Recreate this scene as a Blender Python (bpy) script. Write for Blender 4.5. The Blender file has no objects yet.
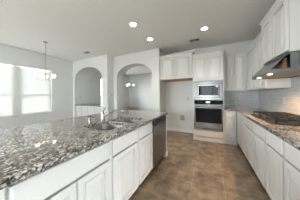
import bpy, bmesh, math, random
from mathutils import Vector, Matrix
random.seed(7)
C = bpy.context.scene.collection
S = bpy.context.scene
PI = math.pi

# ------------------------------------------------------------------ camera, world, exposure
cam_d = bpy.data.cameras.new('camera'); cam = bpy.data.objects.new('camera', cam_d); C.objects.link(cam)
cam_d.sensor_width = 36.0; cam_d.lens = 122.76 * 36 / 300; cam_d.clip_start = 0.02
cam_d.shift_y = -4.276 / 300
cam.matrix_world = (Matrix.Translation((0, 0, 1.272)) @ Matrix.Rotation(math.radians(25.94), 4, 'Z')
                    @ Matrix.Rotation(PI / 2, 4, 'X') @ Matrix.Rotation(math.radians(-0.464), 4, 'Z'))
S.camera = cam
W = bpy.data.worlds.new('overcast'); S.world = W; W.use_nodes = True
bg = W.node_tree.nodes['Background']; bg.inputs[0].default_value = (0.93, 0.965, 1.0, 1); bg.inputs[1].default_value = 3.2
S.view_settings.view_transform = 'Standard'; S.view_settings.look = 'None'
S.view_settings.exposure = 2.72; S.view_settings.gamma = 1.0; S.view_settings.use_curve_mapping = False
S.cycles.max_bounces = 14; S.cycles.diffuse_bounces = 4; S.cycles.glossy_bounces = 5; S.cycles.transparent_max_bounces = 16
S.cycles.sample_clamp_indirect = 6.0
CAN_POWER = 8.0; CAN_COL = (1.0, 0.94, 0.86)

def portal(name, loc, rot, sx, sy):
    l = bpy.data.lights.new(name, 'AREA'); l.shape = 'RECTANGLE'; l.size = sx; l.size_y = sy
    l.cycles.is_portal = True
    o = bpy.data.objects.new(name, l); C.objects.link(o); o.location = loc; o.rotation_euler = rot
# area lights face -Z of the object; portals point into the room
portal('window_portal', (-5.53, 1.62, 1.46), (0, -PI / 2, 0), 1.63, 1.9)
portal('dining_portal', (-5.53, 5.825, 1.46), (0, -PI / 2, 0), 1.63, 1.86)
portal('rear_portal', (-.25, -4.33, 1.575), (PI / 2, 0, 0), 1.0, 1.15)
portal('rear_portal', (-3.7, -4.33, 1.14), (PI / 2, 0, 0), 2.6, 2.12)
portal('added_nook_portal', (3.78, -2.0, 1.14), (0, PI / 2, 0), 2.12, 3.0)
portal('added_left_portal', (-5.53, -1.9, 1.46), (0, -PI / 2, 0), 1.63, 3.6)

# ------------------------------------------------------------------ materials
def mat(name, col=(.8, .8, .8), rough=.5, metal=0.0, bump=0.0, bscale=60.0, var=0.0, vscale=6.0, coat=0.0, emit=None, estr=0.0, spec=.5):
    m = bpy.data.materials.new(name); m.use_nodes = True
    nt = m.node_tree; b = nt.nodes['Principled BSDF']
    b.inputs['Roughness'].default_value = rough; b.inputs['Metallic'].default_value = metal
    b.inputs['Specular IOR Level'].default_value = spec
    if coat: b.inputs['Coat Weight'].default_value = coat; b.inputs['Coat Roughness'].default_value = .05
    b.inputs['Base Color'].default_value = (*col, 1)
    tc = nt.nodes.new('ShaderNodeTexCoord')
    n = nt.nodes.new('ShaderNodeTexNoise'); n.inputs['Scale'].default_value = vscale; n.inputs['Detail'].default_value = 5
    nt.links.new(tc.outputs['Object'], n.inputs['Vector'])
    mx = nt.nodes.new('ShaderNodeMixRGB'); v = max(var, .015)
    mx.inputs[1].default_value = (*[c * (1 - v) for c in col], 1); mx.inputs[2].default_value = (*[min(1, c * (1 + v)) for c in col], 1)
    nt.links.new(n.outputs['Fac'], mx.inputs[0]); nt.links.new(mx.outputs[0], b.inputs['Base Color'])
    if bump:
        n2 = nt.nodes.new('ShaderNodeTexNoise'); n2.inputs['Scale'].default_value = bscale; n2.inputs['Detail'].default_value = 3
        nt.links.new(tc.outputs['Object'], n2.inputs['Vector'])
        bp = nt.nodes.new('ShaderNodeBump'); bp.inputs['Strength'].default_value = bump; bp.inputs['Distance'].default_value = .004
        nt.links.new(n2.outputs['Fac'], bp.inputs['Height']); nt.links.new(bp.outputs[0], b.inputs['Normal'])
    if emit:
        b.inputs['Emission Color'].default_value = (*emit, 1); b.inputs['Emission Strength'].default_value = estr
    return m
M = {}
M['wall'] = mat('grey_wall_paint', (.69, .69, .68), .7, bump=.12, bscale=90, var=.02)
M['ceil'] = mat('ceiling_paint', (.85, .845, .83), .8, bump=.25, bscale=45, var=.02)
M['white'] = mat('white_cabinet_paint', (.66, .655, .645), .32, var=.015)
M['trim'] = mat('white_trim_paint', (.80, .80, .79), .4)
M['plate'] = mat('white_plastic', (.52, .52, .51), .35)
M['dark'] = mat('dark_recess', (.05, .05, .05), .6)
M['black'] = mat('black_glass', (.012, .013, .015), .05, spec=.10)
M['blackplastic'] = mat('black_plastic', (.02, .02, .022), .3)
M['iron'] = mat('cast_iron', (.012, .012, .012), .35, bump=.2, bscale=200)
M['steel'] = mat('brushed_steel', (.25, .25, .25), .22, 1.0, var=.04, vscale=30)
M['steeldark'] = mat('satin_steel', (.30, .30, .30), .3, 1.0, var=.05, vscale=30)
M['chrome'] = mat('chrome', (.22, .22, .23), .14, 1.0)
M['nickel'] = mat('brushed_nickel', (.42, .40, .37), .3, 1.0)
M['wood'] = mat('bare_wood', (.42, .25, .12), .6, var=.2, vscale=20)
M['lump'] = mat('mottled_brown', (.26, .15, .08), .7, var=.3, vscale=40, bump=.5, bscale=60)
M['display'] = mat('blue_display', (.02, .05, .1), .2, emit=(.25, .6, 1.0), estr=1.6)
M['blind'] = mat('blind_slat', (.84, .84, .83), .5)
M['shade'] = mat('frosted_shade', (.9, .88, .84), .5, emit=(1.0, .84, .62), estr=.45)
M['lens'] = mat('lamp_lens', (.9, .9, .85), .5, emit=(1.0, .88, .70), estr=5.0)
M['hoodlens'] = mat('hood_lamp_lens', (.9, .9, .85), .5, emit=(1.0, .72, .42), estr=2.0)
M['fence'] = mat('pale_fence', (.45, .43, .40), .8, var=.15, vscale=4)
M['ground'] = mat('pale_gravel', (.42, .41, .38), .9, var=.2, vscale=3)
M['vent'] = mat('grey_vent', (.36, .37, .39), .5)
M['filter'] = mat('hood_filter', (.34, .25, .18), .42, .7, var=.15, vscale=40)

def blind_mat():
    m = mat('blind_slat_backlit', (.66, .66, .65), .5); nt = m.node_tree; b = nt.nodes['Principled BSDF']
    tr = nt.nodes.new('ShaderNodeBsdfTranslucent'); tr.inputs[0].default_value = (.85, .85, .84, 1)
    x = nt.nodes.new('ShaderNodeMixShader'); x.inputs[0].default_value = .04
    nt.links.new(b.outputs[0], x.inputs[1]); nt.links.new(tr.outputs[0], x.inputs[2]); nt.links.new(x.outputs[0], nt.nodes['Material Output'].inputs[0])
    return m
M['slat'] = blind_mat()
def pane_mat():
    m = bpy.data.materials.new('window_glass'); m.use_nodes = True; nt = m.node_tree
    for n in list(nt.nodes):
        if n.type == 'BSDF_PRINCIPLED': nt.nodes.remove(n)
    t = nt.nodes.new('ShaderNodeBsdfTransparent'); t.inputs[0].default_value = (.97, .99, .98, 1)
    g = nt.nodes.new('ShaderNodeBsdfGlossy'); g.inputs['Roughness'].default_value = .02
    x = nt.nodes.new('ShaderNodeMixShader'); f = nt.nodes.new('ShaderNodeFresnel'); f.inputs[0].default_value = 1.3
    nt.links.new(f.outputs[0], x.inputs[0]); nt.links.new(t.outputs[0], x.inputs[1]); nt.links.new(g.outputs[0], x.inputs[2])
    nt.links.new(x.outputs[0], nt.nodes['Material Output'].inputs[0])
    return m
M['pane'] = pane_mat()

def granite():
    m = bpy.data.materials.new('speckled_granite'); m.use_nodes = True; nt = m.node_tree; b = nt.nodes['Principled BSDF']
    tc = nt.nodes.new('ShaderNodeTexCoord')
    ns = nt.nodes.new('ShaderNodeTexNoise'); ns.inputs['Scale'].default_value = 55; ns.inputs['Detail'].default_value = 2
    nt.links.new(tc.outputs['Object'], ns.inputs['Vector'])
    wob = nt.nodes.new('ShaderNodeVectorMath'); wob.operation = 'MULTIPLY_ADD'; wob.inputs[1].default_value = (.012, .012, .012)
    nt.links.new(ns.outputs['Color'], wob.inputs[0]); nt.links.new(tc.outputs['Object'], wob.inputs[2])
    def vor(scale, stops):
        v = nt.nodes.new('ShaderNodeTexVoronoi'); v.inputs['Scale'].default_value = scale
        nt.links.new(wob.outputs[0], v.inputs['Vector'])
        sx = nt.nodes.new('ShaderNodeSeparateColor'); nt.links.new(v.outputs['Color'], sx.inputs[0])
        r = nt.nodes.new('ShaderNodeValToRGB'); r.color_ramp.interpolation = 'CONSTANT'
        while len(r.color_ramp.elements) < len(stops): r.color_ramp.elements.new(.5)
        for e, (p, c) in zip(r.color_ramp.elements, stops): e.position = p; e.color = (*c, 1)
        nt.links.new(sx.outputs[0], r.inputs[0]); return r
    a = vor(84, GRANITE_A)
    c = vor(135, GRANITE_B)
    mx = nt.nodes.new('ShaderNodeMixRGB'); mx.inputs[0].default_value = .18
    nt.links.new(a.outputs[0], mx.inputs[1]); nt.links.new(c.outputs[0], mx.inputs[2]); nt.links.new(mx.outputs[0], b.inputs['Base Color'])
    b.inputs['Roughness'].default_value = .03; b.inputs['IOR'].default_value = 1.85
    return m
GRANITE_A = [(0, (.010, .011, .013)), (.24, (.055, .055, .057)), (.42, (.22, .20, .175)), (.60, (.36, .338, .305)), (.76, (.17, .158, .145)), (.86, (.55, .53, .49))]
GRANITE_B = [(0, (.015, .015, .017)), (.24, (.13, .125, .12)), (.48, (.38, .355, .32)), (.78, (.60, .575, .53))]
M['granite'] = granite()

def floor_mat():
    m = bpy.data.materials.new('brown_floor_tile'); m.use_nodes = True; nt = m.node_tree; b = nt.nodes['Principled BSDF']
    tc = nt.nodes.new('ShaderNodeTexCoord'); mp = nt.nodes.new('ShaderNodeMapping')
    mp.inputs['Location'].default_value = (.65, -1.457 + .41 * 4, 0)
    nt.links.new(tc.outputs['Object'], mp.inputs['Vector'])
    br = nt.nodes.new('ShaderNodeTexBrick'); br.offset = 0.0; br.squash = 1.0
    br.inputs['Scale'].default_value = 1.0; br.inputs['Brick Width'].default_value = .41; br.inputs['Row Height'].default_value = .41
    br.inputs['Mortar Size'].default_value = .004; br.inputs['Mortar Smooth'].default_value = .1
    br.inputs['Color1'].default_value = (.240, .185, .132, 1); br.inputs['Color2'].default_value = (.195, .150, .107, 1); br.inputs['Mortar'].default_value = (.30, .245, .185, 1)
    nt.links.new(mp.outputs[0], br.inputs['Vector'])
    n = nt.nodes.new('ShaderNodeTexNoise'); n.inputs['Scale'].default_value = 5.5; n.inputs['Detail'].default_value = 8; n.inputs['Roughness'].default_value = .62
    nt.links.new(tc.outputs['Object'], n.inputs['Vector'])
    r = nt.nodes.new('ShaderNodeValToRGB'); r.color_ramp.elements[0].position = .36; r.color_ramp.elements[0].color = (.55, .54, .53, 1)
    r.color_ramp.elements[1].position = .66; r.color_ramp.elements[1].color = (1.35, 1.32, 1.26, 1)
    nt.links.new(n.outputs['Fac'], r.inputs[0])
    mx = nt.nodes.new('ShaderNodeMixRGB'); mx.blend_type = 'MULTIPLY'; mx.inputs[0].default_value = 1
    nt.links.new(br.outputs['Color'], mx.inputs[1]); nt.links.new(r.outputs[0], mx.inputs[2]); nt.links.new(mx.outputs[0], b.inputs['Base Color'])
    b.inputs['Roughness'].default_value = .42
    bp = nt.nodes.new('ShaderNodeBump'); bp.inputs['Strength'].default_value = .3; bp.inputs['Distance'].default_value = .003; bp.invert = True
    nt.links.new(br.outputs['Fac'], bp.inputs['Height']); nt.links.new(bp.outputs[0], b.inputs['Normal'])
    return m
M['floor'] = floor_mat()

def tile_mat(axis):
    m = bpy.data.materials.new('subway_tile_' + axis); m.use_nodes = True; nt = m.node_tree; b = nt.nodes['Principled BSDF']
    tc = nt.nodes.new('ShaderNodeTexCoord'); sp = nt.nodes.new('ShaderNodeSeparateXYZ'); cb = nt.nodes.new('ShaderNodeCombineXYZ')
    nt.links.new(tc.outputs['Object'], sp.inputs[0]); nt.links.new(sp.outputs[axis], cb.inputs[0]); nt.links.new(sp.outputs['Z'], cb.inputs[1])
    mp = nt.nodes.new('ShaderNodeMapping'); mp.inputs['Location'].default_value = (10.0, -.914, 0)
    nt.links.new(cb.outputs[0], mp.inputs[0])
    br = nt.nodes.new('ShaderNodeTexBrick'); br.offset = .5; br.inputs['Scale'].default_value = 1
    br.inputs['Brick Width'].default_value = .20; br.inputs['Row Height'].default_value = .0765; br.inputs['Mortar Size'].default_value = .0026
    br.inputs['Color1'].default_value = (.46, .475, .48, 1); br.inputs['Color2'].default_value = (.41, .425, .43, 1); br.inputs['Mortar'].default_value = (.62, .62, .61, 1)
    nt.links.new(mp.outputs[0], br.inputs['Vector']); nt.links.new(br.outputs['Color'], b.inputs['Base Color'])
    b.inputs['Roughness'].default_value = .18
    bp = nt.nodes.new('ShaderNodeBump'); bp.inputs['Strength'].default_value = .25; bp.inputs['Distance'].default_value = .002; bp.invert = True
    nt.links.new(br.outputs['Fac'], bp.inputs['Height']); nt.links.new(bp.outputs[0], b.inputs['Normal'])
    return m
M['tile_y'] = tile_mat('Y'); M['tile_x'] = tile_mat('X')

# ------------------------------------------------------------------ mesh helpers
class MB:
    def __init__(self): self.bm = bmesh.new()
    def box(self, x0, x1, y0, y1, z0, z1, bev=0.0, seg=1):
        x0, x1 = sorted((x0, x1)); y0, y1 = sorted((y0, y1)); z0, z1 = sorted((z0, z1))
        r = bmesh.ops.create_cube(self.bm, size=1.0); vs = r['verts']
        for v in vs: v.co = Vector(((x0 + x1) / 2 + v.co.x * (x1 - x0), (y0 + y1) / 2 + v.co.y * (y1 - y0), (z0 + z1) / 2 + v.co.z * (z1 - z0)))
        if bev:
            es = list({e for v in vs for e in v.link_edges})
            bmesh.ops.bevel(self.bm, geom=es, offset=bev, segments=seg, affect='EDGES', profile=.5)
        return self
    def loops(self, rings, cap0=True, cap1=True):
        bm = self.bm; L = [[bm.verts.new(p) for p in r] for r in rings]; n = len(L[0])
        for a, b in zip(L, L[1:]):
            for i in range(n): bm.faces.new((a[i], a[(i + 1) % n], b[(i + 1) % n], b[i]))
        if cap0: bm.faces.new(L[0][::-1])
        if cap1: bm.faces.new(L[-1])
        return self
    def panel(self, o, u, v, n, w, h, prof):
        """rectangular front: prof = [(inset, height)...] from back to the centre"""
        o, u, v, n = map(Vector, (o, u, v, n)); rings = []
        for ins, ht in prof:
            rings.append([o + u * a + v * b + n * ht for a, b in ((ins, ins), (w - ins, ins), (w - ins, h - ins), (ins, h - ins))])
        return self.loops(rings)
    def tube(self, pts, r, n=10, caps=True):
        pts = [Vector(p) for p in pts]; rings = []
        rs = r if isinstance(r, (list, tuple)) else [r] * len(pts)
        up = None
        for i, p in enumerate(pts):
            t = (pts[min(i + 1, len(pts) - 1)] - pts[max(i - 1, 0)]).normalized()
            if up is None:
                a = Vector((0, 0, 1)) if abs(t.z) < .9 else Vector((1, 0, 0)); up = (a - t * a.dot(t)).normalized()
            else: up = (up - t * up.dot(t)).normalized()
            s = t.cross(up)
            rings.append([p + (up * math.cos(2 * PI * k / n) + s * math.sin(2 * PI * k / n)) * rs[i] for k in range(n)])
        return self.loops(rings, caps, caps)
    def lathe(self, c, prof, n=20, cap0=True, cap1=True):
        c = Vector(c)
        return self.loops([[c + Vector((r * math.cos(2 * PI * k / n), r * math.sin(2 * PI * k / n), z)) for k in range(n)] for r, z in prof], cap0, cap1)
    def prism(self, outline, axis, a0, a1):
        """outline of (p, q) pairs extruded along axis"""
        def P(p, q, a): return {'x': (a, p, q), 'y': (p, a, q), 'z': (p, q, a)}[axis]
        return self.loops([[P(p, q, a0) for p, q in outline], [P(p, q, a1) for p, q in outline]])
ORG = {}
def link(o, parent=None):
    C.objects.link(o)
    if parent is not None: o.parent = parent
def part(name, mb, m, parent=None, smooth=False, label=None):
    bm = mb.bm; bmesh.ops.recalc_face_normals(bm, faces=bm.faces)
    org = ORG.get(parent, Vector((0, 0, 0))) if parent is not None else Vector((0, 0, 0))
    for v in bm.verts: v.co -= org
    me = bpy.data.meshes.new(name); bm.to_mesh(me); bm.free(); me.materials.append(M[m])
    if smooth:
        for p in me.polygons: p.use_smooth = True
        me.set_sharp_from_angle(angle=math.radians(40))
    o = bpy.data.objects.new(name, me); link(o, parent); ORG[o] = org
    if label: o['label'] = label
    return o
def thing(name, label, cat, loc, group=None):
    o = bpy.data.objects.new(name, None); link(o); o.location = loc; o.empty_display_size = .1; ORG[o] = Vector(loc)
    o['label'] = label; o['category'] = cat
    if group: o['group'] = group
    return o
def struct(name, mb, m, parent=None, smooth=False):
    o = part(name, mb, m, parent, smooth)
    if parent is None: o['kind'] = 'structure'
    return o
def copy_tree(o, parent=None):
    c = o.copy(); C.objects.link(c)
    if parent is not None: c.parent = parent
    for ch in list(o.children): copy_tree(ch, c)
    return c

# ------------------------------------------------------------------ the setting
XL, XR, YR, YB, H = -5.378, 1.21, -4.2, 4.33, 2.803
YD = 7.5; XF = 3.6
struct('floor', MB().box(XL - .2, XF + .2, YR - .2, YD + .2, -.12, 0), 'floor')
struct('ceiling', MB().box(XL - .2, XF + .2, YR - .2, YD + .2, H, H + .12), 'ceil')
def wall_x(name, x0, x1, y0, y1, holes):
    """wall running along Y with rectangular window holes (ya, yb, za, zb), one mesh"""
    mb = MB(); y = y0
    for a, b, za, zb in sorted(holes):
        mb.box(x0, x1, y, a, 0, H); mb.box(x0, x1, a, b, 0, za); mb.box(x0, x1, a, b, zb, H); y = b
    mb.box(x0, x1, y, y1, 0, H); return struct(name, mb, 'wall')
ZS, ZT = .655, 2.275
W2, W1, WD, WL = (.68, 1.60), (1.70, 2.56), (4.90, 6.75), (-3.7, -.1)
YN = .55  # right wall stops here so daylight from the added nook reaches the island
WN, WX, ZP0, ZP1 = (-3.5, -.5), (5.3, 6.5), .08, 2.2
wall_x('wall_left', XL - .16, XL, YR - .15, YD + .15, [(*WL, ZS, ZT), (W2[0], W1[1], ZS, ZT), (*WD, ZS, ZT)])
wall_x('wall_right', XR, XR + .14, YN, YD + .15, [])
wall_x('wall_added_nook', XF, XF + .14, YR - .15, YN + .12, [(*WN, ZP0, ZP1)])  # invented side nook, added to throw daylight on the island fronts
struct('wall_added_nook_end', MB().box(XR + .14, XF, YN, YN + .12, 0, H), 'wall')
mb = MB(); RW = [(-5.0, -2.4, .08, 2.2), (-.75, .25, 1.0, 2.15)]; x = XL  # wide rear opening is invented, added to brighten the arch wall
for a, b, za, zb in RW: mb.box(x, a, YR - .16, YR, 0, H); mb.box(a, b, YR - .16, YR, 0, za); mb.box(a, b, YR - .16, YR, zb, H); x = b
mb.box(x, XF, YR - .16, YR, 0, H); struct('wall_front', mb, 'wall')
struct('wall_back', MB().box(-1.57, XR, YB, YB + .12, 0, H), 'wall')
struct('wall_dining', MB().box(XL, XR, YD, YD + .12, 0, H), 'wall')
X_ST, X_RET, Y1, Y2, YBK = -3.37, -1.451, 3.36, 3.68, 4.08
def arched(x0, x1, a, b, spring, rise, y0, y1):
    pts = [(x0, 0), (a, 0)]; n = 28; c = (a + b) / 2; w = (b - a) / 2
    for k in range(n + 1):
        t = PI * k / n; ex = -math.cos(t); ez = math.sin(t)
        pts.append((c + w * ex, spring + rise * ez))
    pts += [(b, 0), (x1, 0), (x1, H), (x0, H)]
    return MB().prism(pts, 'y', y0, y1)
struct('wall_pantry', arched(XL, X_ST, -5.27, -3.645, 1.96, .49, Y1, YBK), 'wall')
struct('wall_passage', arched(X_ST, X_RET, -3.206, -1.715, 1.96, .46, Y2, YBK), 'wall')
struct('wall_alcove', MB().box(X_RET - .12, X_RET, YBK, YB, 0, H), 'wall')
def baseb(name, *b): struct(name, MB().box(*b, bev=.004), 'trim')
baseb('baseboard_back', X_RET, -.46, YB - .016, YB, 0, .10)
baseb('baseboard_alcove', X_RET, X_RET + .016, Y2, YB - .016, 0, .10)
baseb('baseboard_left', XL, XL + .016, YR, Y1, 0, .10)
baseb('baseboard_dining', XL + .016, XR, YD - .016, YD, 0, .10)
baseb('baseboard_pantry', -3.645, X_ST, Y1 - .016, Y1, 0, .10)
# tiled backsplash on the two walls
struct('wall_right_backsplash', MB().box(XR - .009, XR, .56, YB, .914, 1.80), 'tile_y')
struct('wall_back_backsplash', MB().box(.347, XR - .009, YB - .009, YB, .914, 1.42), 'tile_x')

# windows
def window_left(name, y0, y1, parentless=True):
    f = MB(); xa, xb = XL - .13, XL - .08; t = .045
    f.box(xa, xb, y0, y0 + t, ZS, ZT); f.box(xa, xb, y1 - t, y1, ZS, ZT); f.box(xa, xb, y0 + t, y1 - t, ZS, ZS + t); f.box(xa, xb, y0 + t, y1 - t, ZT - t, ZT)
    w = struct(name, f, 'trim')
    part('meeting_rail', MB().box(xa - .004, xb + .004, y0 + t, y1 - t, 1.285, 1.325), 'trim', w)
    part('pane', MB().box(XL - .108, XL - .103, y0 + t, y1 - t, ZS + t, 1.285), 'pane', w)
    part('pane', MB().box(XL - .108, XL - .103, y0 + t, y1 - t, 1.325, ZT - t), 'pane', w)
    part('sill', MB().box(XL - .08, XL + .03, y0, y1, ZS - .028, ZS, bev=.004), 'trim', w)
    return w
struct('trim_1', MB().box(XL - .135, XL - .075, W2[1], W1[0], ZS, ZT), 'trim')
window_left('window_1', *W1); window_left('window_2', *W2); window_left('window_3', *WD)
def added_window(name, x, y0, y1, z0, z1, n):
    f = MB(); xa, xb, t = x - .025, x + .025, .05
    f.box(xa, xb, y0, y0 + t, z0, z1); f.box(xa, xb, y1 - t, y1, z0, z1); f.box(xa, xb, y0 + t, y1 - t, z0, z0 + t); f.box(xa, xb, y0 + t, y1 - t, z1 - t, z1)
    for i in range(1, n): f.box(xa, xb, y0 + (y1 - y0) * i / n - .03, y0 + (y1 - y0) * i / n + .03, z0 + t, z1 - t)
    w = struct(name, f, 'trim')
    part('pane', MB().box(x - .003, x + .003, y0 + t, y1 - t, z0 + t, z1 - t), 'pane', w)
added_window('window_6', XL - .1, *WL, ZS, ZT, 4); added_window('window_7', XF + .1, *WN, ZP0, ZP1, 3);  # both windows are invented, out of view, added to let in daylight
for k, (a, b, za, zb, yc) in enumerate([r + (YR - .095,) for r in RW]):
    f = MB(); t = .05; ya, yb = yc - .025, yc + .025
    f.box(a, a + t, ya, yb, za, zb); f.box(b - t, b, ya, yb, za, zb); f.box(a + t, b - t, ya, yb, za, za + t); f.box(a + t, b - t, ya, yb, zb - t, zb)
    n = 3 if b - a > 2 else 1
    for i in range(1, n):
        xm = a + (b - a) * i / n; f.box(xm - .03, xm + .03, ya, yb, za + t, zb - t)
    w = struct('window_%d' % (4, 5)[k], f, 'trim')  # the wide one is an added daylight source
    part('pane', MB().box(a + t, b - t, yc - .003, yc + .003, za + t, zb - t), 'pane', w)

# outside
o = struct('ground', MB().box(-30, 20, -30, 30, -.45, -.35), 'ground')
f = MB()
t = thing('garden_fence', 'pale board fence standing outside beyond the blinds', 'fence', (-8.6, 2.5, -.35))
mb = MB()
for k in range(100): mb.box(-8.62, -8.60, -6 + k * .16, -6 + k * .16 + .15, -.35, 1.34)
part('boards', mb, 'fence', t)
for y in (-4, -1.5, 1, 3.5, 6, 8.5): part('post', MB().box(-8.72, -8.62, y, y + .1, -.35, 1.40), 'fence', t)

# blinds
def blind(y0, y1, label):
    t = thing('window_blind', label, 'blind', (XL - .035, (y0 + y1) / 2, ZT))
    a, b = y0 + .008, y1 - .008; x = XL - .035
    part('headrail', MB().box(x - .03, x + .03, a, b, ZT - .05, ZT - .002, bev=.004), 'blind', t)
    mb = MB(); z = ZS + .055; tl = math.radians(62)
    while z < ZT - .075:
        dx, dz = .034 * math.cos(tl), .034 * math.sin(tl)
        mb.loops([[(x - dx, yy, z - dz), (x + dx, yy, z + dz), (x + dx, yy, z + dz + .0026), (x - dx, yy, z - dz + .0026)] for yy in (a, b)])
        z += .0635
    part('slats', mb, 'slat', t)
    part('bottom_rail', MB().box(x - .025, x + .025, a, b, ZS + .012, ZS + .032, bev=.003), 'blind', t)
    for yy in (a + .15, (a + b) / 2, b - .15): part('cord', MB().tube([(x + .029, yy, ZT - .04), (x + .029, yy, ZS + .02)], .0013, 5), 'blind', t)
blind(W2[0], W1[1], 'wide white horizontal blind across the twin window in the left wall')

# ------------------------------------------------------------------ cabinets
T = .027
RAISED = [(0, 0), (0, T - .004), (.004, T), (.050, T), (.051, T - .024), (.062, T - .024), (.066, T - .013), (.104, T - .002)]
FLAT = [(0, 0), (0, T - .007), (.004, T - .003), (.012, T)]
BASIS = {'+x': ((0, 1, 0), (0, 0, 1), (1, 0, 0)), '-x': ((0, 1, 0), (0, 0, 1), (-1, 0, 0)), '-y': ((1, 0, 0), (0, 0, 1), (0, -1, 0)), '+y': ((1, 0, 0), (0, 0, 1), (0, 1, 0))}
def front(name, face, plane, a, b, z0, z1, prof, parent):
    u, v, n = BASIS[face]; o = (plane, a, z0) if face[1] == 'x' else (a, plane, z0)
    p = prof
    if prof is RAISED:
        k = min(1.0, (b - a) / .30, (z1 - z0) / .3); p = [(i * k, h) for i, h in prof]
    return part(name, MB().panel(o, u, v, n, b - a, z1 - z0, p), 'white', parent)
def base_cab(name, label, face, plane, depth, a, b, cols, group=None, z0=.10, toe='dark', cat='cabinet'):
    """cols = list of (a, b, kind-split) door columns; one drawer front per entry of cols unless wide"""
    s = 1 if face[0] == '+' else -1; back = plane - s * depth; mid = (plane + back) / 2
    loc = (mid, (a + b) / 2, 0) if face[1] == 'x' else ((a + b) / 2, mid, 0)
    t = thing(name, label, cat, loc, group)
    def bx(p0, p1, q0, q1, za, zb, bev=0): return MB().box(p0, p1, q0, q1, za, zb, bev) if face[1] == 'x' else MB().box(q0, q1, p0, p1, za, zb, bev)
    rec = .040 if face == '-x' else .014
    mb = bx(back, plane - s * rec, a, b, z0, .874)
    for (q0, q1, za, zb) in cols.get('frame', []):
        if face[1] == 'x': mb.box(plane - s * (rec - .0005), plane + s * .012, q0, q1, za, zb)
        else: mb.box(q0, q1, plane - s * (rec - .0005), plane + s * .012, za, zb)
    part('body', mb, 'white', t)
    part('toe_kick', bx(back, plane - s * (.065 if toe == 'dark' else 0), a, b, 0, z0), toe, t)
    for (da, db) in cols['drawers']: front('drawer_front', face, plane, da, db, .700, .856, FLAT, t)
    for (da, db) in cols['doors']: front('door', face, plane, da, db, .112, .684, RAISED, t)
    return t
IX = -.850
ig = 'white cabinets along the kitchen side of the island'
base_cab('island_cabinet', 'white island cabinet at the left edge of the photo, under the nearest granite', '+x', IX, .58, -.55, .195, dict(drawers=[(-.53, .165)], doors=[(-.53, -.185), (-.175, .165)], frame=[(.172, .195, .10, .874), (-.55, .172, .863, .874)]), ig)
base_cab('island_cabinet', 'white island cabinet with one wide drawer over two doors, left of the sink cabinet', '+x', IX, .58, .197, .868, dict(drawers=[(.222, .846)], doors=[(.222, .536), (.546, .846)], frame=[(.197, .211, .10, .874), (.857, .868, .10, .874), (.215, .853, .863, .874)]), ig)
# sink base built as an open box so that the bowls hang inside
t = thing('island_cabinet', 'white sink cabinet with two false drawer fronts beside the dishwasher', 'cabinet', (IX - .29, 1.33, 0), ig)
mb = MB(); a, b = .870, 1.792
mb.box(IX - .045, IX - .014, a, b, .10, .874)
for q0, q1 in ((a, .882), (1.326, 1.364), (1.788, b)): mb.box(IX - .0135, IX + .012, q0, q1, .10, .874)
for q0, q1 in ((.886, 1.322), (1.368, 1.785)): mb.box(IX - .0135, IX + .010, q0, q1, .863, .874)
mb.box(IX - .58, IX - .045, a, a + .018, .10, .874); mb.box(IX - .58, IX - .045, b - .018, b, .10, .874); mb.box(IX - .58, IX - .56, a + .018, b - .018, .10, .874); mb.box(IX - .56, IX - .045, a + .018, b - .018, .10, .12)
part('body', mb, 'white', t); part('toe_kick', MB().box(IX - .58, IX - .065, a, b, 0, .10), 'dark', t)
for da, db in ((.893, 1.315), (1.375, 1.778)):
    front('drawer_front', '+x', IX, da, db, .700, .856, FLAT, t); front('door', '+x', IX, da, db, .112, .684, RAISED, t)
# end panel
t = thing('island_end_panel', 'white end panel closing the far end of the island beside the dishwasher', 'panel', (-1.4, 2.47, 0))
part('panel', MB().box(-2.0, -.826, 2.425, 2.505, 0, .874, bev=.002), 'white', t)
part('baseboard', MB().box(-2.01, -.812, 2.41, 2.518, 0, .09, bev=.003), 'trim', t)
# back panel of the island, under the dining side overhang
t = part('island_back_panel', MB().box(-1.75, -1.70, -.5, 2.405, 0, .874), 'white'); t['label'] = 'white panel along the hidden back of the island under the granite overhang'; t['category'] = 'panel'

# island countertop with two bowl cut-outs
def rrect(x0, x1, y0, y1, r, n=6):
    pts = []
    for cx, cy, a0 in ((x1 - r, y1 - r, 0), (x0 + r, y1 - r, 90), (x0 + r, y0 + r, 180), (x1 - r, y0 + r, 270)):
        for k in range(n + 1):
            t = math.radians(a0 + 90 * k / n); pts.append((cx + r * math.cos(t), cy + r * math.sin(t)))
    return pts
BOWLS = [(-1.372, -.935, .935, 1.312), (-1.372, -.935, 1.352, 1.725)]
def slab(outline, holes, z0, z1, edge=.004):
    mb = MB(); bm = mb.bm
    def ring(pts, z): return [bm.verts.new((x, y, z)) for x, y in pts]
    def offs(pts, d, sgn):
        c = Vector((sum(p[0] for p in pts) / len(pts), sum(p[1] for p in pts) / len(pts))); return [(p[0] - sgn * d * (1 if p[0] > c.x else -1), p[1] - sgn * d * (1 if p[1] > c.y else -1)) for p in pts]
    es_t, es_b = [], []
    for pts, s in [(outline, 1)] + [(h, -1) for h in holes]:
        top = ring(offs(pts, edge, s), z1); mid = ring(pts, z1 - edge); bot = ring(pts, z0); n = len(pts)
        for A, B in ((top, mid), (mid, bot)):
            for i in range(n): bm.faces.new((A[i], A[(i + 1) % n], B[(i + 1) % n], B[i]))
        es_t += [bm.edges.get((top[i], top[(i + 1) % n])) for i in range(n)]; es_b += [bm.edges.get((bot[i], bot[(i + 1) % n])) for i in range(n)]
    for es in (es_t, es_b): bmesh.ops.triangle_fill(bm, use_beauty=True, use_dissolve=False, edges=es)
    return mb
o = part('island_countertop', slab([(-2.07, -.6), (-.802, -.6), (-.802, 2.552), (-2.07, 2.552)], [rrect(*b, .09) for b in BOWLS], .876, .914), 'granite')
o['label'] = 'large speckled granite worktop of the island holding the double sink'; o['category'] = 'countertop'

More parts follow.
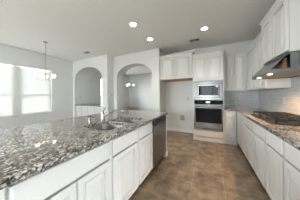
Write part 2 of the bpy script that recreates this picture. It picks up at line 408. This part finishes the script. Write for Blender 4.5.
t = thing('kitchen_sink', 'stainless steel double bowl sink set under the island granite', 'sink', (-1.15, 1.33, .876))
for b in BOWLS:
    e = .006; rings = []
    for ins, z in ((-.012, .8745), (-.004, .8745), (0, .868), (.006, .72), (.02, .69), (.06, .682)):
        rings.append([(x, y, z) for x, y in rrect(b[0] + ins, b[1] - ins, b[2] + ins, b[3] - ins, max(.03, .092 - ins))])
    bw = part('bowl', MB().loops(rings, False, True), 'steeldark', t, smooth=True)
    cx, cy = (b[0] + b[1]) / 2, (b[2] + b[3]) / 2
    part('drain', MB().lathe((cx, cy, .683), [(.045, 0), (.045, .003), (.034, .004), (.03, .001)]), 'chrome', bw, smooth=True)

t = thing('kitchen_faucet', 'chrome faucet with an angled spout rising behind the double sink', 'faucet', (-1.44, 1.33, .914))
fx, fy = -1.44, 1.345
part('base', MB().lathe((fx, fy, .914), [(.034, 0), (.034, .006), (.024, .014), (.021, .05), (.022, .085), (.018, .10)]), 'chrome', t, smooth=True)
part('spout', MB().tube([(fx + .005, fy, .965), (fx + .07, fy + .005, .998), (fx + .15, fy + .01, 1.040), (fx + .22, fy + .015, 1.066), (fx + .28, fy + .02, 1.076), (fx + .33, fy + .024, 1.070)], [.012, .0105, .010, .010, .011, .012], 12), 'chrome', t, smooth=True)
part('spray_head', MB().tube([(fx + .328, fy + .024, 1.071), (fx + .352, fy + .026, 1.058), (fx + .36, fy + .027, 1.04)], [.013, .0135, .012], 12), 'chrome', t, smooth=True)
part('lever', MB().tube([(fx, fy, 1.012), (fx + .002, fy + .005, 1.045), (fx + .010, fy + .02, 1.075), (fx + .018, fy + .035, 1.098)], [.014, .007, .006, .008], 10), 'chrome', t, smooth=True)

t = thing('soap_dispenser', 'chrome soap dispenser left of the faucet by the sink', 'soap dispenser', (-1.42, 1.10, .914))
part('base', MB().lathe((-1.42, 1.10, .914), [(.022, 0), (.022, .006), (.013, .012), (.011, .055), (.008, .06), (.008, .08)]), 'chrome', t, smooth=True)
part('pump_head', MB().lathe((-1.42, 1.10, .994), [(.012, 0), (.024, .006), (.026, .014), (.020, .024), (.008, .028)]).tube([(-1.42, 1.10, 1.006), (-1.38, 1.105, 1.006), (-1.355, 1.108, .998)], .008, 8), 'chrome', t, smooth=True)

# dishwasher
DX = -.832
t = thing('dishwasher', 'stainless steel dishwasher with black control strip in the end of the island', 'dishwasher', (-1.1, 2.11, 0))
part('body', MB().box(-1.40, DX - .012, 1.80, 2.400, .05, .866), 'blackplastic', t)
part('toe_kick', MB().box(-1.38, DX - .07, 1.80, 2.400, 0, .05), 'dark', t)
part('door', MB().box(DX - .012, DX + .022, 1.80, 2.402, .105, .775, bev=.006, seg=2), 'steeldark', t)
p = part('control_panel', MB().box(DX - .012, DX + .026, 1.80, 2.402, .780, .866, bev=.005, seg=2), 'blackplastic', t)
part('pocket_handle', MB().box(DX + .016, DX + .036, 1.88, 2.34, .785, .810, bev=.006, seg=2), 'steel', t)
part('button_strip', MB().box(DX + .024, DX + .028, 1.92, 2.30, .835, .848), 'steeldark', p)

# base cabinets under the right wall
RX = .627; RD = XR - RX - .005
rg = 'white base cabinets along the right wall'
def rc(a, b, m, label): base_cab('base_cabinet', label, '-x', RX, RD, a, b, dict(drawers=[(a + .020, m - .020), (m + .020, b - .020)], doors=[(a + .020, m - .020), (m + .020, b - .020)]), rg)
rc(.76, 1.548, 1.15, 'white base cabinet at the right edge of the photo, nearest of its row')
rc(1.552, 2.348, 1.955, 'white base cabinet under the near half of the black gas cooktop')
rc(2.352, 3.108, 2.705, 'white base cabinet beyond the cooktop, last with two doors before the corner')
t = thing('corner_cabinet', 'white blank corner filler cabinet where the two base rows meet', 'cabinet', (.9, 3.7, 0))
part('body', MB().box(RX, XR - .005, 3.112, YB - .005, .10, .874), 'white', t)
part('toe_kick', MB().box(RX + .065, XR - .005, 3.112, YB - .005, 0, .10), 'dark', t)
front('filler_panel', '-x', RX, 3.13, 3.66, .112, .856, FLAT, t)
BY = 3.75
base_cab('base_cabinet', 'narrow white base cabinet right of the oven tower under the back wall tiles', '-y', BY, YB - BY - .005, .352, .622, dict(drawers=[(.366, .596)], doors=[(.366, .596)]), toe='white')

# L shaped worktop
o = part('perimeter_countertop', slab([(.568, .74), (XR - .011, .74), (XR - .011, YB - .011), (.352, YB - .011), (.352, 3.70), (.568, 3.70)], [], .876, .914, .0), 'granite')
o['label'] = 'brown speckled granite worktop in an L along the right and back walls'; o['category'] = 'countertop'

# ------------------------------------------------------------------ oven tower with its two ovens
UX, UY = .905, 4.03
OX0, OX1, OY, OD = -.437, .345, 3.744, YB - .005
CROWN = [(0, 0), (.006, .0), (.010, .014), (.022, .026), (.036, .040), (.040, .046), (.040, .058), (0, .058)]
def crown_path(pts, z):
    """mitred crown: pts = list of (x, y, nx, ny) corner points with the outward offset direction"""
    return MB().loops([[(x + nx * p, y + ny * p, z + q) for p, q in CROWN] for x, y, nx, ny in pts])
t = thing('oven_tower', 'tall white oven cabinet holding the microwave above the wall oven', 'cabinet', ((OX0 + OX1) / 2, 4.0, 0))
mb = MB(); za, zb, zc, zd = .305, 1.135, 1.150, 1.655
mb.box(OX0, OX0 + .055, OY + .028, OD, .10, 2.385); mb.box(OX1 - .055, OX1, OY + .028, OD, .10, 2.385)
for q0, q1 in ((OX0, OX0 + .018), (OX1 - .018, OX1)): mb.box(q0, q1, OY, OY + .028, .10, 2.385)
for q0, q1 in ((OX0 + .018, -.402), (.310, OX1 - .018)): mb.box(q0, q1, OY, OY + .028, .296, 1.666)
mb.box(OX0 + .018, OX1 - .018, OY, OY + .028, 2.370, 2.385)
mb.box(OX0 + .055, OX1 - .055, OY + .028, OD, .10, za); mb.box(OX0 + .055, OX1 - .055, OY, OD, zb, zc); mb.box(OX0 + .055, OX1 - .055, OY + .028, OD, zd, 2.385); mb.box(OX0 + .055, OX1 - .055, OD - .02, OD, za, zd)
part('body', mb, 'white', t)
part('base_trim', MB().box(OX0 - .004, OX1 + .004, OY - .012, OD, 0, .10, bev=.004), 'white', t)
front('drawer_front', '-y', OY, OX0 + .03, OX1 - .03, .125, .292, FLAT, t)
front('door', '-y', OY, OX0 + .022, -.052, 1.672, 2.365, RAISED, t); front('door', '-y', OY, -.040, OX1 - .022, 1.672, 2.365, RAISED, t)
part('crown', crown_path([(OX0, OY, 0, -1), (OX1, OY, 1, -1), (OX1, UY - .045, 1, 0)], 2.383), 'white', t)

AX0, AX1 = -.402, .310
t = thing('microwave_oven', 'stainless steel built-in microwave with dark window above the wall oven', 'microwave', (-.046, OY, 1.15))
part('body', MB().box(AX0 + .03, AX1 - .03, OY + .004, OY + .45, 1.153, 1.65), 'blackplastic', t)
f = MB(); y0, y1 = OY - .022, OY - .001
f.box(AX0, AX1, y0, y1, 1.585, 1.650, bev=.004); f.box(AX0, AX1, y0, y1, 1.140, 1.215, bev=.004); f.box(AX0, AX0 + .075, y0, y1, 1.215, 1.585, bev=.004); f.box(AX1 - .075, AX1, y0, y1, 1.215, 1.585, bev=.004)
part('trim_frame', f, 'steel', t)
d = MB(); dx0, dx1, dz0, dz1 = AX0 + .080, AX1 - .080, 1.220, 1.580
d.box(dx0, dx1, OY - .034, OY - .002, dz0, dz0 + .05, bev=.003); d.box(dx0, dx1, OY - .034, OY - .002, dz1 - .05, dz1, bev=.003); d.box(dx0, dx0 + .045, OY - .034, OY - .002, dz0 + .05, dz1 - .05, bev=.003); d.box(dx1 - .02, dx1, OY - .034, OY - .002, dz0 + .05, dz1 - .05, bev=.003)
dr = part('door', d, 'steel', t)
part('window', MB().box(dx0 + .045, dx1 - .155, OY - .030, OY - .006, dz0 + .05, dz1 - .05), 'black', dr)
cp = part('control_panel', MB().box(dx1 - .153, dx1 - .02, OY - .031, OY - .006, dz0 + .05, dz1 - .05), 'blackplastic', t)
part('display', MB().box(dx1 - .075, dx1 - .045, OY - .0325, OY - .031, dz1 - .085, dz1 - .068), 'display', cp)

t = thing('wall_oven', 'stainless steel wall oven with black glass door under the microwave', 'oven', (-.046, OY, .31))
part('body', MB().box(AX0 + .03, AX1 - .03, OY + .004, OY + .52, .310, 1.130), 'blackplastic', t)
cp = part('control_panel', MB().box(AX0, AX1, OY - .030, OY - .001, 1.030, 1.132, bev=.004), 'black', t)
part('display', MB().box(-.09, .0, OY - .0315, OY - .030, 1.068, 1.092), 'display', cp)
dr = part('door', MB().box(AX0, AX1, OY - .042, OY - .001, .355, 1.024, bev=.006, seg=2), 'steel', t)
part('window', MB().box(AX0 + .030, AX1 - .030, OY - .046, OY - .041, .520, .915, bev=.002), 'black', dr)
part('handle', MB().tube([(AX0 + .04, OY - .085, .968), (AX1 - .04, OY - .085, .968)], .017, 14).box(AX0 + .06, AX0 + .085, OY - .085, OY - .040, .958, .978).box(AX1 - .085, AX1 - .06, OY - .085, OY - .040, .958, .978), 'steel', t, smooth=True)
part('vent_strip', MB().box(AX0, AX1, OY - .036, OY - .001, .310, .348, bev=.003), 'steeldark', t)

# cabinet over the empty fridge space
t = thing('fridge_cabinet', 'white two-door wall cabinet above the empty fridge space', 'cabinet', (-.945, 4.0, 1.77))
FX0, FX1, FY = X_RET + .003, -.442, 3.744
part('body', MB().box(FX0, FX1, FY + .028, OD, 1.785, 2.485).box(FX0, FX0 + .018, FY, FY + .028, 1.785, 2.485).box(FX1 - .018, FX1, FY, FY + .028, 1.785, 2.485).box(FX0 + .018, FX1 - .018, FY, FY + .028, 2.470, 2.485), 'white', t)
part('underside', MB().box(FX0 + .002, FX1 - .002, FY + .004, OD, 1.768, 1.784), 'wood', t, label='bare wood underside')
front('door', '-y', FY, FX0 + .022, -.958, 1.792, 2.465, RAISED, t); front('door', '-y', FY, -.946, FX1 - .022, 1.792, 2.465, RAISED, t)
part('crown', crown_path([(FX0, FY, 0, -1), (FX1, FY, 1, -1), (FX1, OD, 1, 0)], 2.483), 'white', t)

# wall cabinets right of the tower
t = thing('wall_cabinet', 'white two-door wall cabinet between the oven tower and the corner', 'cabinet', (.65, 4.2, 1.38))
part('body', MB().box(.351, UX - .002, UY + .028, OD, 1.385, 2.385).box(.351, .368, UY, UY + .028, 1.385, 2.385).box(.866, UX - .002, UY, UY + .028, 1.385, 2.385).box(.368, .866, UY, UY + .028, 2.370, 2.385), 'white', t)
front('door', '-y', UY, .372, .613, 1.40, 2.365, RAISED, t); front('door', '-y', UY, .621, .862, 1.40, 2.365, RAISED, t)
part('crown', crown_path([(.388, UY, 0, -1), (UX, UY, -1, -1), (UX, UY - .05, -1, 0)], 2.383), 'white', t)
ug = 'white wall cabinets along the right wall'
t = thing('wall_cabinet', 'white wall cabinet on the right wall between the hood cabinet and the corner', 'cabinet', (1.05, 3.4, 1.38), ug)
part('body', MB().box(UX + .028, XR - .011, 2.825, OD, 1.385, 2.385).box(UX, UX + .028, 2.825, 2.838, 1.385, 2.385).box(UX, UX + .028, 2.838, OD, 2.370, 2.385).box(UX, UX + .028, 3.995, OD, 1.385, 2.370), 'white', t)
for a, b in ((2.842, 3.168), (3.178, 3.610), (3.622, 3.99)): front('door', '-x', UX, a, b, 1.40, 2.365, RAISED, t)
part('crown', crown_path([(UX, 2.825, -1, 0), (UX, UY - .05, -1, 0)], 2.383), 'white', t)
HX = .855; HY0, HY1 = 2.03, 2.82
t = thing('hood_cabinet', 'short white two-door wall cabinet mounted above the range hood', 'cabinet', (1.03, 2.43, 1.79), ug)
part('body', MB().box(HX + .028, XR - .011, HY0, HY1, 1.785, 2.485).box(HX, HX + .028, HY0, HY0 + .014, 1.785, 2.485).box(HX, HX + .028, HY1 - .014, HY1, 1.785, 2.485).box(HX, HX + .028, HY0 + .014, HY1 - .014, 2.470, 2.485), 'white', t)
front('door', '-x', HX, HY0 + .018, 2.428, 1.80, 2.465, RAISED, t); front('door', '-x', HX, 2.440, HY1 - .018, 1.80, 2.465, RAISED, t)
part('crown', crown_path([(XR - .011, HY0, 0, -1), (HX, HY0, -1, -1), (HX, HY1, -1, 1), (XR - .011, HY1, 0, 1)], 2.483), 'white', t)

# range hood
t = thing('range_hood', 'stainless steel range hood with sloped front and two warm lamps under the short cabinet', 'range hood', (.95, 2.43, 1.545))
hx0 = .69; y0, y1 = 2.05, 2.80; z0, z1 = 1.545, 1.593; xb = XR - .011
mb = MB(); mb.box(hx0, hx0 + .012, y0, y1, z0, z1); mb.box(hx0 + .012, xb, y0, y0 + .012, z0, z1); mb.box(hx0 + .012, xb, y1 - .012, y1, z0, z1); mb.box(xb - .012, xb, y0 + .012, y1 - .012, z0, z1)
part('rim', mb, 'steel', t)
part('filter_panel', MB().box(hx0 + .012, xb - .012, y0 + .012, y1 - .012, z0 + .008, z0 + .024), 'filter', t)
mb = MB(); s = .006; mb.prism([(hx0, z1), (hx0 + s, z1), (HX + s + .004, 1.783), (HX + .004, 1.783)], 'y', y0, y1)
part('sloped_front', mb, 'steel', t)
part('housing', MB().box(HX + .030, xb, y0 + .01, y1 - .01, z1, 1.784, bev=.003), 'steel', t)
part('end_strip', MB().box(HX + .012, HX + .07, y0, y0 + .01, z1, 1.783), 'steel', t)
part('vent_slot', MB().box(HX + .095, HX + .155, y0 + .006, y0 + .0105, z1 + .02, 1.77), 'dark', t)
for yy in (2.62, 2.21):
    part('lamp', MB().lathe((.735, yy, z0 + .001), [(.026, 0), (.026, .007)]), 'hoodlens', t)
    l = bpy.data.lights.new('hood_lamp', 'SPOT'); l.energy = 6.0; l.color = (1.0, .62, .34); l.spot_size = math.radians(140); l.spot_blend = .6; l.shadow_soft_size = .02
    lo = bpy.data.objects.new('hood_light', l); C.objects.link(lo); lo.location = (.735, yy, z0 - .006)
# crumpled brown lump inside the open end of the hood
mb = MB(); rings = []
for k in range(7):
    zz = z1 + .002 + k * .022; r = .060 - .006 * k
    rings.append([(.842 - .012 + .004 * k + r * .55 * math.cos(2 * PI * j / 14) * (1 + .25 * random.uniform(-1, 1)), 2.13 + r * math.sin(2 * PI * j / 14) * (1 + .2 * random.uniform(-1, 1)), zz) for j in range(14)])
o = part('brown_lump', mb.loops(rings), 'lump')
o['label'] = 'crumpled brown lump inside the open end of the range hood'; o['category'] = 'paper'

# gas cooktop
ky0, ky1, kx0, kx1 = 1.98, 2.85, .665, 1.155
t = thing('gas_cooktop', 'black gas cooktop with cast iron grates on the right worktop under the hood', 'cooktop', ((kx0 + kx1) / 2, (ky0 + ky1) / 2, .914))
part('base_plate', MB().box(kx0, kx1, ky0, ky1, .9142, .923, bev=.003), 'blackplastic', t)
n = 3; wd = (ky1 - ky0 - .03) / n
def bar(mb, p, q, w=.010, h=.011):
    p, q = Vector(p), Vector(q); d = (q - p).normalized(); s = d.cross(Vector((0, 0, 1))).normalized() * w; u = Vector((0, 0, h))
    mb.loops([[c - s - u, c + s - u, c + s * .6 + u, c - s * .6 + u] for c in (p, q)])
for k in range(n):
    a = ky0 + .015 + k * wd + .006; b = a + wd - .012; xa, xb2 = kx0 + .055, kx1 - .02; z = .970; mb = MB()
    for p, q in (((xa, a, z), (xb2, a, z)), ((xa, b, z), (xb2, b, z)), ((xa, a, z), (xa, b, z)), ((xb2, a, z), (xb2, b, z))): bar(mb, p, q, .007, .009)
    m_ = (a + b) / 2; xm = (xa + xb2) / 2
    bar(mb, (xm, a, z), (xm, b, z)); 
    for xc in ((xa + xm) / 2, (xb2 + xm) / 2):
        bar(mb, (xc - .10, m_, z + .002), (xc - .03, m_, z + .002)); bar(mb, (xc + .03, m_, z + .002), (xc + .10, m_, z + .002)); bar(mb, (xc, a, z + .002), (xc, m_ - .03, z + .002)); bar(mb, (xc, m_ + .03, z + .002), (xc, b, z + .002))
        for s1 in (-1, 1):
            for s2 in (-1, 1): bar(mb, (xc + s1 * .022, m_ + s2 * .022, z + .002), (xc + s1 * .07, m_ + s2 * .08, z + .002), .005)
    for px in (xa, xm, xb2):
        for py in (a, b): mb.box(px - .008, px + .008, py - .008, py + .008, .9232, z)
    part('grate', mb, 'iron', t)
    for xc in (((xa + xm) / 2, (xb2 + xm) / 2) if k != 1 else (xm,)):
        bu = part('burner', MB().lathe((xc, m_, .9232), [(.05, 0), (.045, .008), (.036, .010)]), 'steel', t, smooth=True)
        part('burner_cap', MB().lathe((xc, m_, .9334), [(.038, 0), (.038, .006), (.030, .009)]), 'iron', bu, smooth=True)
for k in range(5):
    part('knob', MB().lathe((kx0 + .027, 2.22 + k * .095, .9232), [(.018, 0), (.018, .014), (.014, .022), (.003, .022)], 14), 'blackplastic', t, smooth=True)

# ------------------------------------------------------------------ buffet cabinets in the first arch
bg_ = 'white buffet cabinets in the first arched opening'
bx = [-5.262, -4.862, -4.462, -4.062, -3.652]
bl = ['white buffet cabinet in the first arch, leftmost of four under the dark stone top', 'white buffet cabinet in the first arch, second from the left', 'white buffet cabinet in the first arch, second from the right', 'white buffet cabinet in the first arch, rightmost next to the pier']
for k in range(4):
    base_cab('buffet_cabinet', bl[k], '-y', Y1 + .045, .55, bx[k], bx[k + 1] - .003, dict(drawers=[(bx[k] + .012, bx[k + 1] - .015)], doors=[(bx[k] + .012, bx[k + 1] - .015)]), bg_)
o = part('buffet_countertop', MB().box(-5.266, -3.649, Y1 + .012, YBK - .02, .876, .914, bev=.003), 'granite')
o['label'] = 'speckled stone top on the buffet cabinets in the first arched opening'; o['category'] = 'countertop'

# ------------------------------------------------------------------ ceiling fittings
def can(x, y, label):
    t = thing('recessed_light', label, 'ceiling light', (x, y, H), 'recessed ceiling lights')
    part('trim_ring', MB().lathe((x, y, H - .008), [(.062, .004), (.074, 0), (.092, .003), (.095, .0078), (.062, .0078)], 28), 'trim', t, smooth=True)
    part('lens', MB().lathe((x, y, H - .006), [(.062, 0), (.062, .0055)], 28), 'lens', t)
    l = bpy.data.lights.new('recessed_lamp', 'SPOT'); l.energy = CAN_POWER; l.color = CAN_COL; l.spot_size = math.radians(96); l.spot_blend = .6; l.shadow_soft_size = .06
    lo = bpy.data.objects.new('recessed_lamp', l); C.objects.link(lo); lo.location = (x, y, H - .015)
can(-1.46, 2.21, 'round recessed ceiling light above the island, left one nearest the camera')
can(-1.44, 2.99, 'round recessed ceiling light above the far end of the island, closest to the arches')
can(-.10, 3.08, 'round recessed ceiling light above the aisle in front of the oven tower')
can(-.10, 1.25, 'round recessed ceiling light in the kitchen aisle overhead')
can(-1.46, .6, 'round recessed ceiling light over the near end of the island')
def vent(x, y, w, d, label):
    t = thing('ceiling_vent', label, 'vent', (x, y, H), 'ceiling air vents')
    f = MB(); z0, z1 = H - .010, H - .0005
    f.box(x - w, x + w, y - d, y - d + .02, z0, z1); f.box(x - w, x + w, y + d - .02, y + d, z0, z1); f.box(x - w, x - w + .02, y - d + .02, y + d - .02, z0, z1); f.box(x + w - .02, x + w, y - d + .02, y + d - .02, z0, z1); f.box(x - .008, x + .008, y - d + .02, y + d - .02, z0, z1)
    part('frame', f, 'trim', t)
    s = MB(); n = 6
    for k in range(n):
        yy = y - d + .028 + (2 * d - .056) * k / (n - 1); s.loops([[(xx, yy - .006, z0 + .001), (xx, yy + .006, z1 - .001), (xx, yy + .0075, z1 - .001), (xx, yy - .0045, z0 + .001)] for xx in (x - w + .02, x + w - .02)])
    part('louvers', s, 'vent', t)
    part('duct_back', MB().box(x - w + .018, x + w - .018, y - d + .018, y + d - .018, H - .0015, H - .0004), 'dark', t)
vent(-.37, 3.60, .14, .085, 'grey louvered ceiling vent above the oven tower')
vent(-3.86, 2.90, .13, .085, 'grey louvered ceiling vent in front of the first arch')
vent(-2.95, 6.85, .15, .085, 'ceiling vent of the dining room seen through the second arch')

def chandelier(x, y, zl, label, rad=.20, a0=10):
    t = thing('chandelier', label, 'chandelier', (x, y, H))
    part('canopy', MB().lathe((x, y, H - .03), [(.012, 0), (.03, .006), (.055, .02), (.06, .0298)], 20), 'nickel', t, smooth=True)
    part('stem', MB().tube([(x, y, H - .028), (x, y, zl + .12)], .006, 8), 'nickel', t, smooth=True)
    part('hub', MB().lathe((x, y, zl - .02), [(.006, 0), (.02, .01), (.024, .05), (.016, .09), (.022, .12), (.008, .15)], 16), 'nickel', t, smooth=True)
    for k in range(3):
        an = math.radians(a0 + 120 * k); c, s = math.cos(an), math.sin(an)
        P = lambda r, z: (x + c * r, y + s * r, zl + z)
        ar = part('arm', MB().tube([P(.015, .03), P(.05, -.03), P(.10, -.075), P(.15, -.08), P(.185, -.05), P(rad, -.015)], .0055, 8), 'nickel', t, smooth=True)
        part('candle_cup', MB().lathe(P(rad, -.02), [(.008, 0), (.022, .008), (.026, .02)], 14), 'nickel', ar, smooth=True)
        part('lamp_shade', MB().lathe(P(rad, .0005), [(.024, 0), (.045, .02), (.052, .05), (.050, .085), (.044, .10)], 18), 'shade', t, smooth=True)
    return t
chandelier(-4.14, 1.82, 1.79, 'three-light nickel chandelier hanging in front of the left window', a0=36)
chandelier(-3.85, 5.45, 1.80, 'lit three-light chandelier in the dining room seen through the second arch', a0=52)

# ------------------------------------------------------------------ wall plates
def outlet(x, y, z, n, label, kind='outlet'):
    """n = wall normal axis"""
    w, h, d = .036, .058, .006
    t = thing('wall_' + kind, label, kind, (x, y, z - h), None)
    def bx(a, b, z0, z1, d0, d1, bev=0):
        if n == '-y': return MB().box(x + a, x + b, y - d1, y - d0, z0, z1, bev)
        s = 1 if n == '+x' else -1
        return MB().box(x + s * d0, x + s * d1, y + a, y + b, z0, z1, bev)
    part('cover_plate', bx(-w, w, z - h, z + h, .0005, d, .002), 'plate', t)
    if kind == 'outlet':
        for zz in (z - .022, z + .022): part('socket', bx(-.015, .015, zz - .013, zz + .013, d, d + .002), 'vent', t)
    else: part('toggle', bx(-.012, .012, z - .025, z + .025, d, d + .004), 'plate', t)
outlet(-.66, YB, 1.16, '-y', 'white outlet high on the wall of the empty fridge space')
outlet(.63, YB - .009, 1.18, '-y', 'outlet on the back tile splash nearer the oven tower')
outlet(.80, YB - .009, 1.18, '-y', 'outlet on the back tile splash nearer the corner')
outlet(XR - .009, 3.75, 1.16, '-x', 'outlet on the right tile splash close to the corner')
outlet(XR - .009, 3.02, 1.17, '-x', 'outlet on the right tile splash beside the cooktop')
outlet(X_ST, 3.55, 1.30, '+x', 'light switch on the narrow side of the wall step between the two arches', 'switch')
outlet(-5.27, 3.62, 1.24, '+x', 'light switch inside the left jamb of the first arch', 'switch')
t = thing('water_outlet_box', 'grey recessed water supply box low on the fridge space wall', 'supply box', (-.86, YB, .42))
x, z = -.86, .50
f = MB(); f.box(x - .075, x + .075, YB - .010, YB - .0005, z - .085, z - .065).box(x - .075, x + .075, YB - .010, YB - .0005, z + .065, z + .085).box(x - .075, x - .055, YB - .010, YB - .0005, z - .065, z + .065).box(x + .055, x + .075, YB - .010, YB - .0005, z - .065, z + .065)
part('frame', f, 'vent', t); part('back', MB().box(x - .055, x + .055, YB - .004, YB - .0005, z - .065, z + .065), 'vent', t)
part('valve', MB().tube([(x, YB - .004, z + .02), (x, YB - .03, z + .02)], .012, 10).tube([(x, YB - .02, z + .02), (x, YB - .02, z - .05)], .007, 8), 'nickel', t, smooth=True)
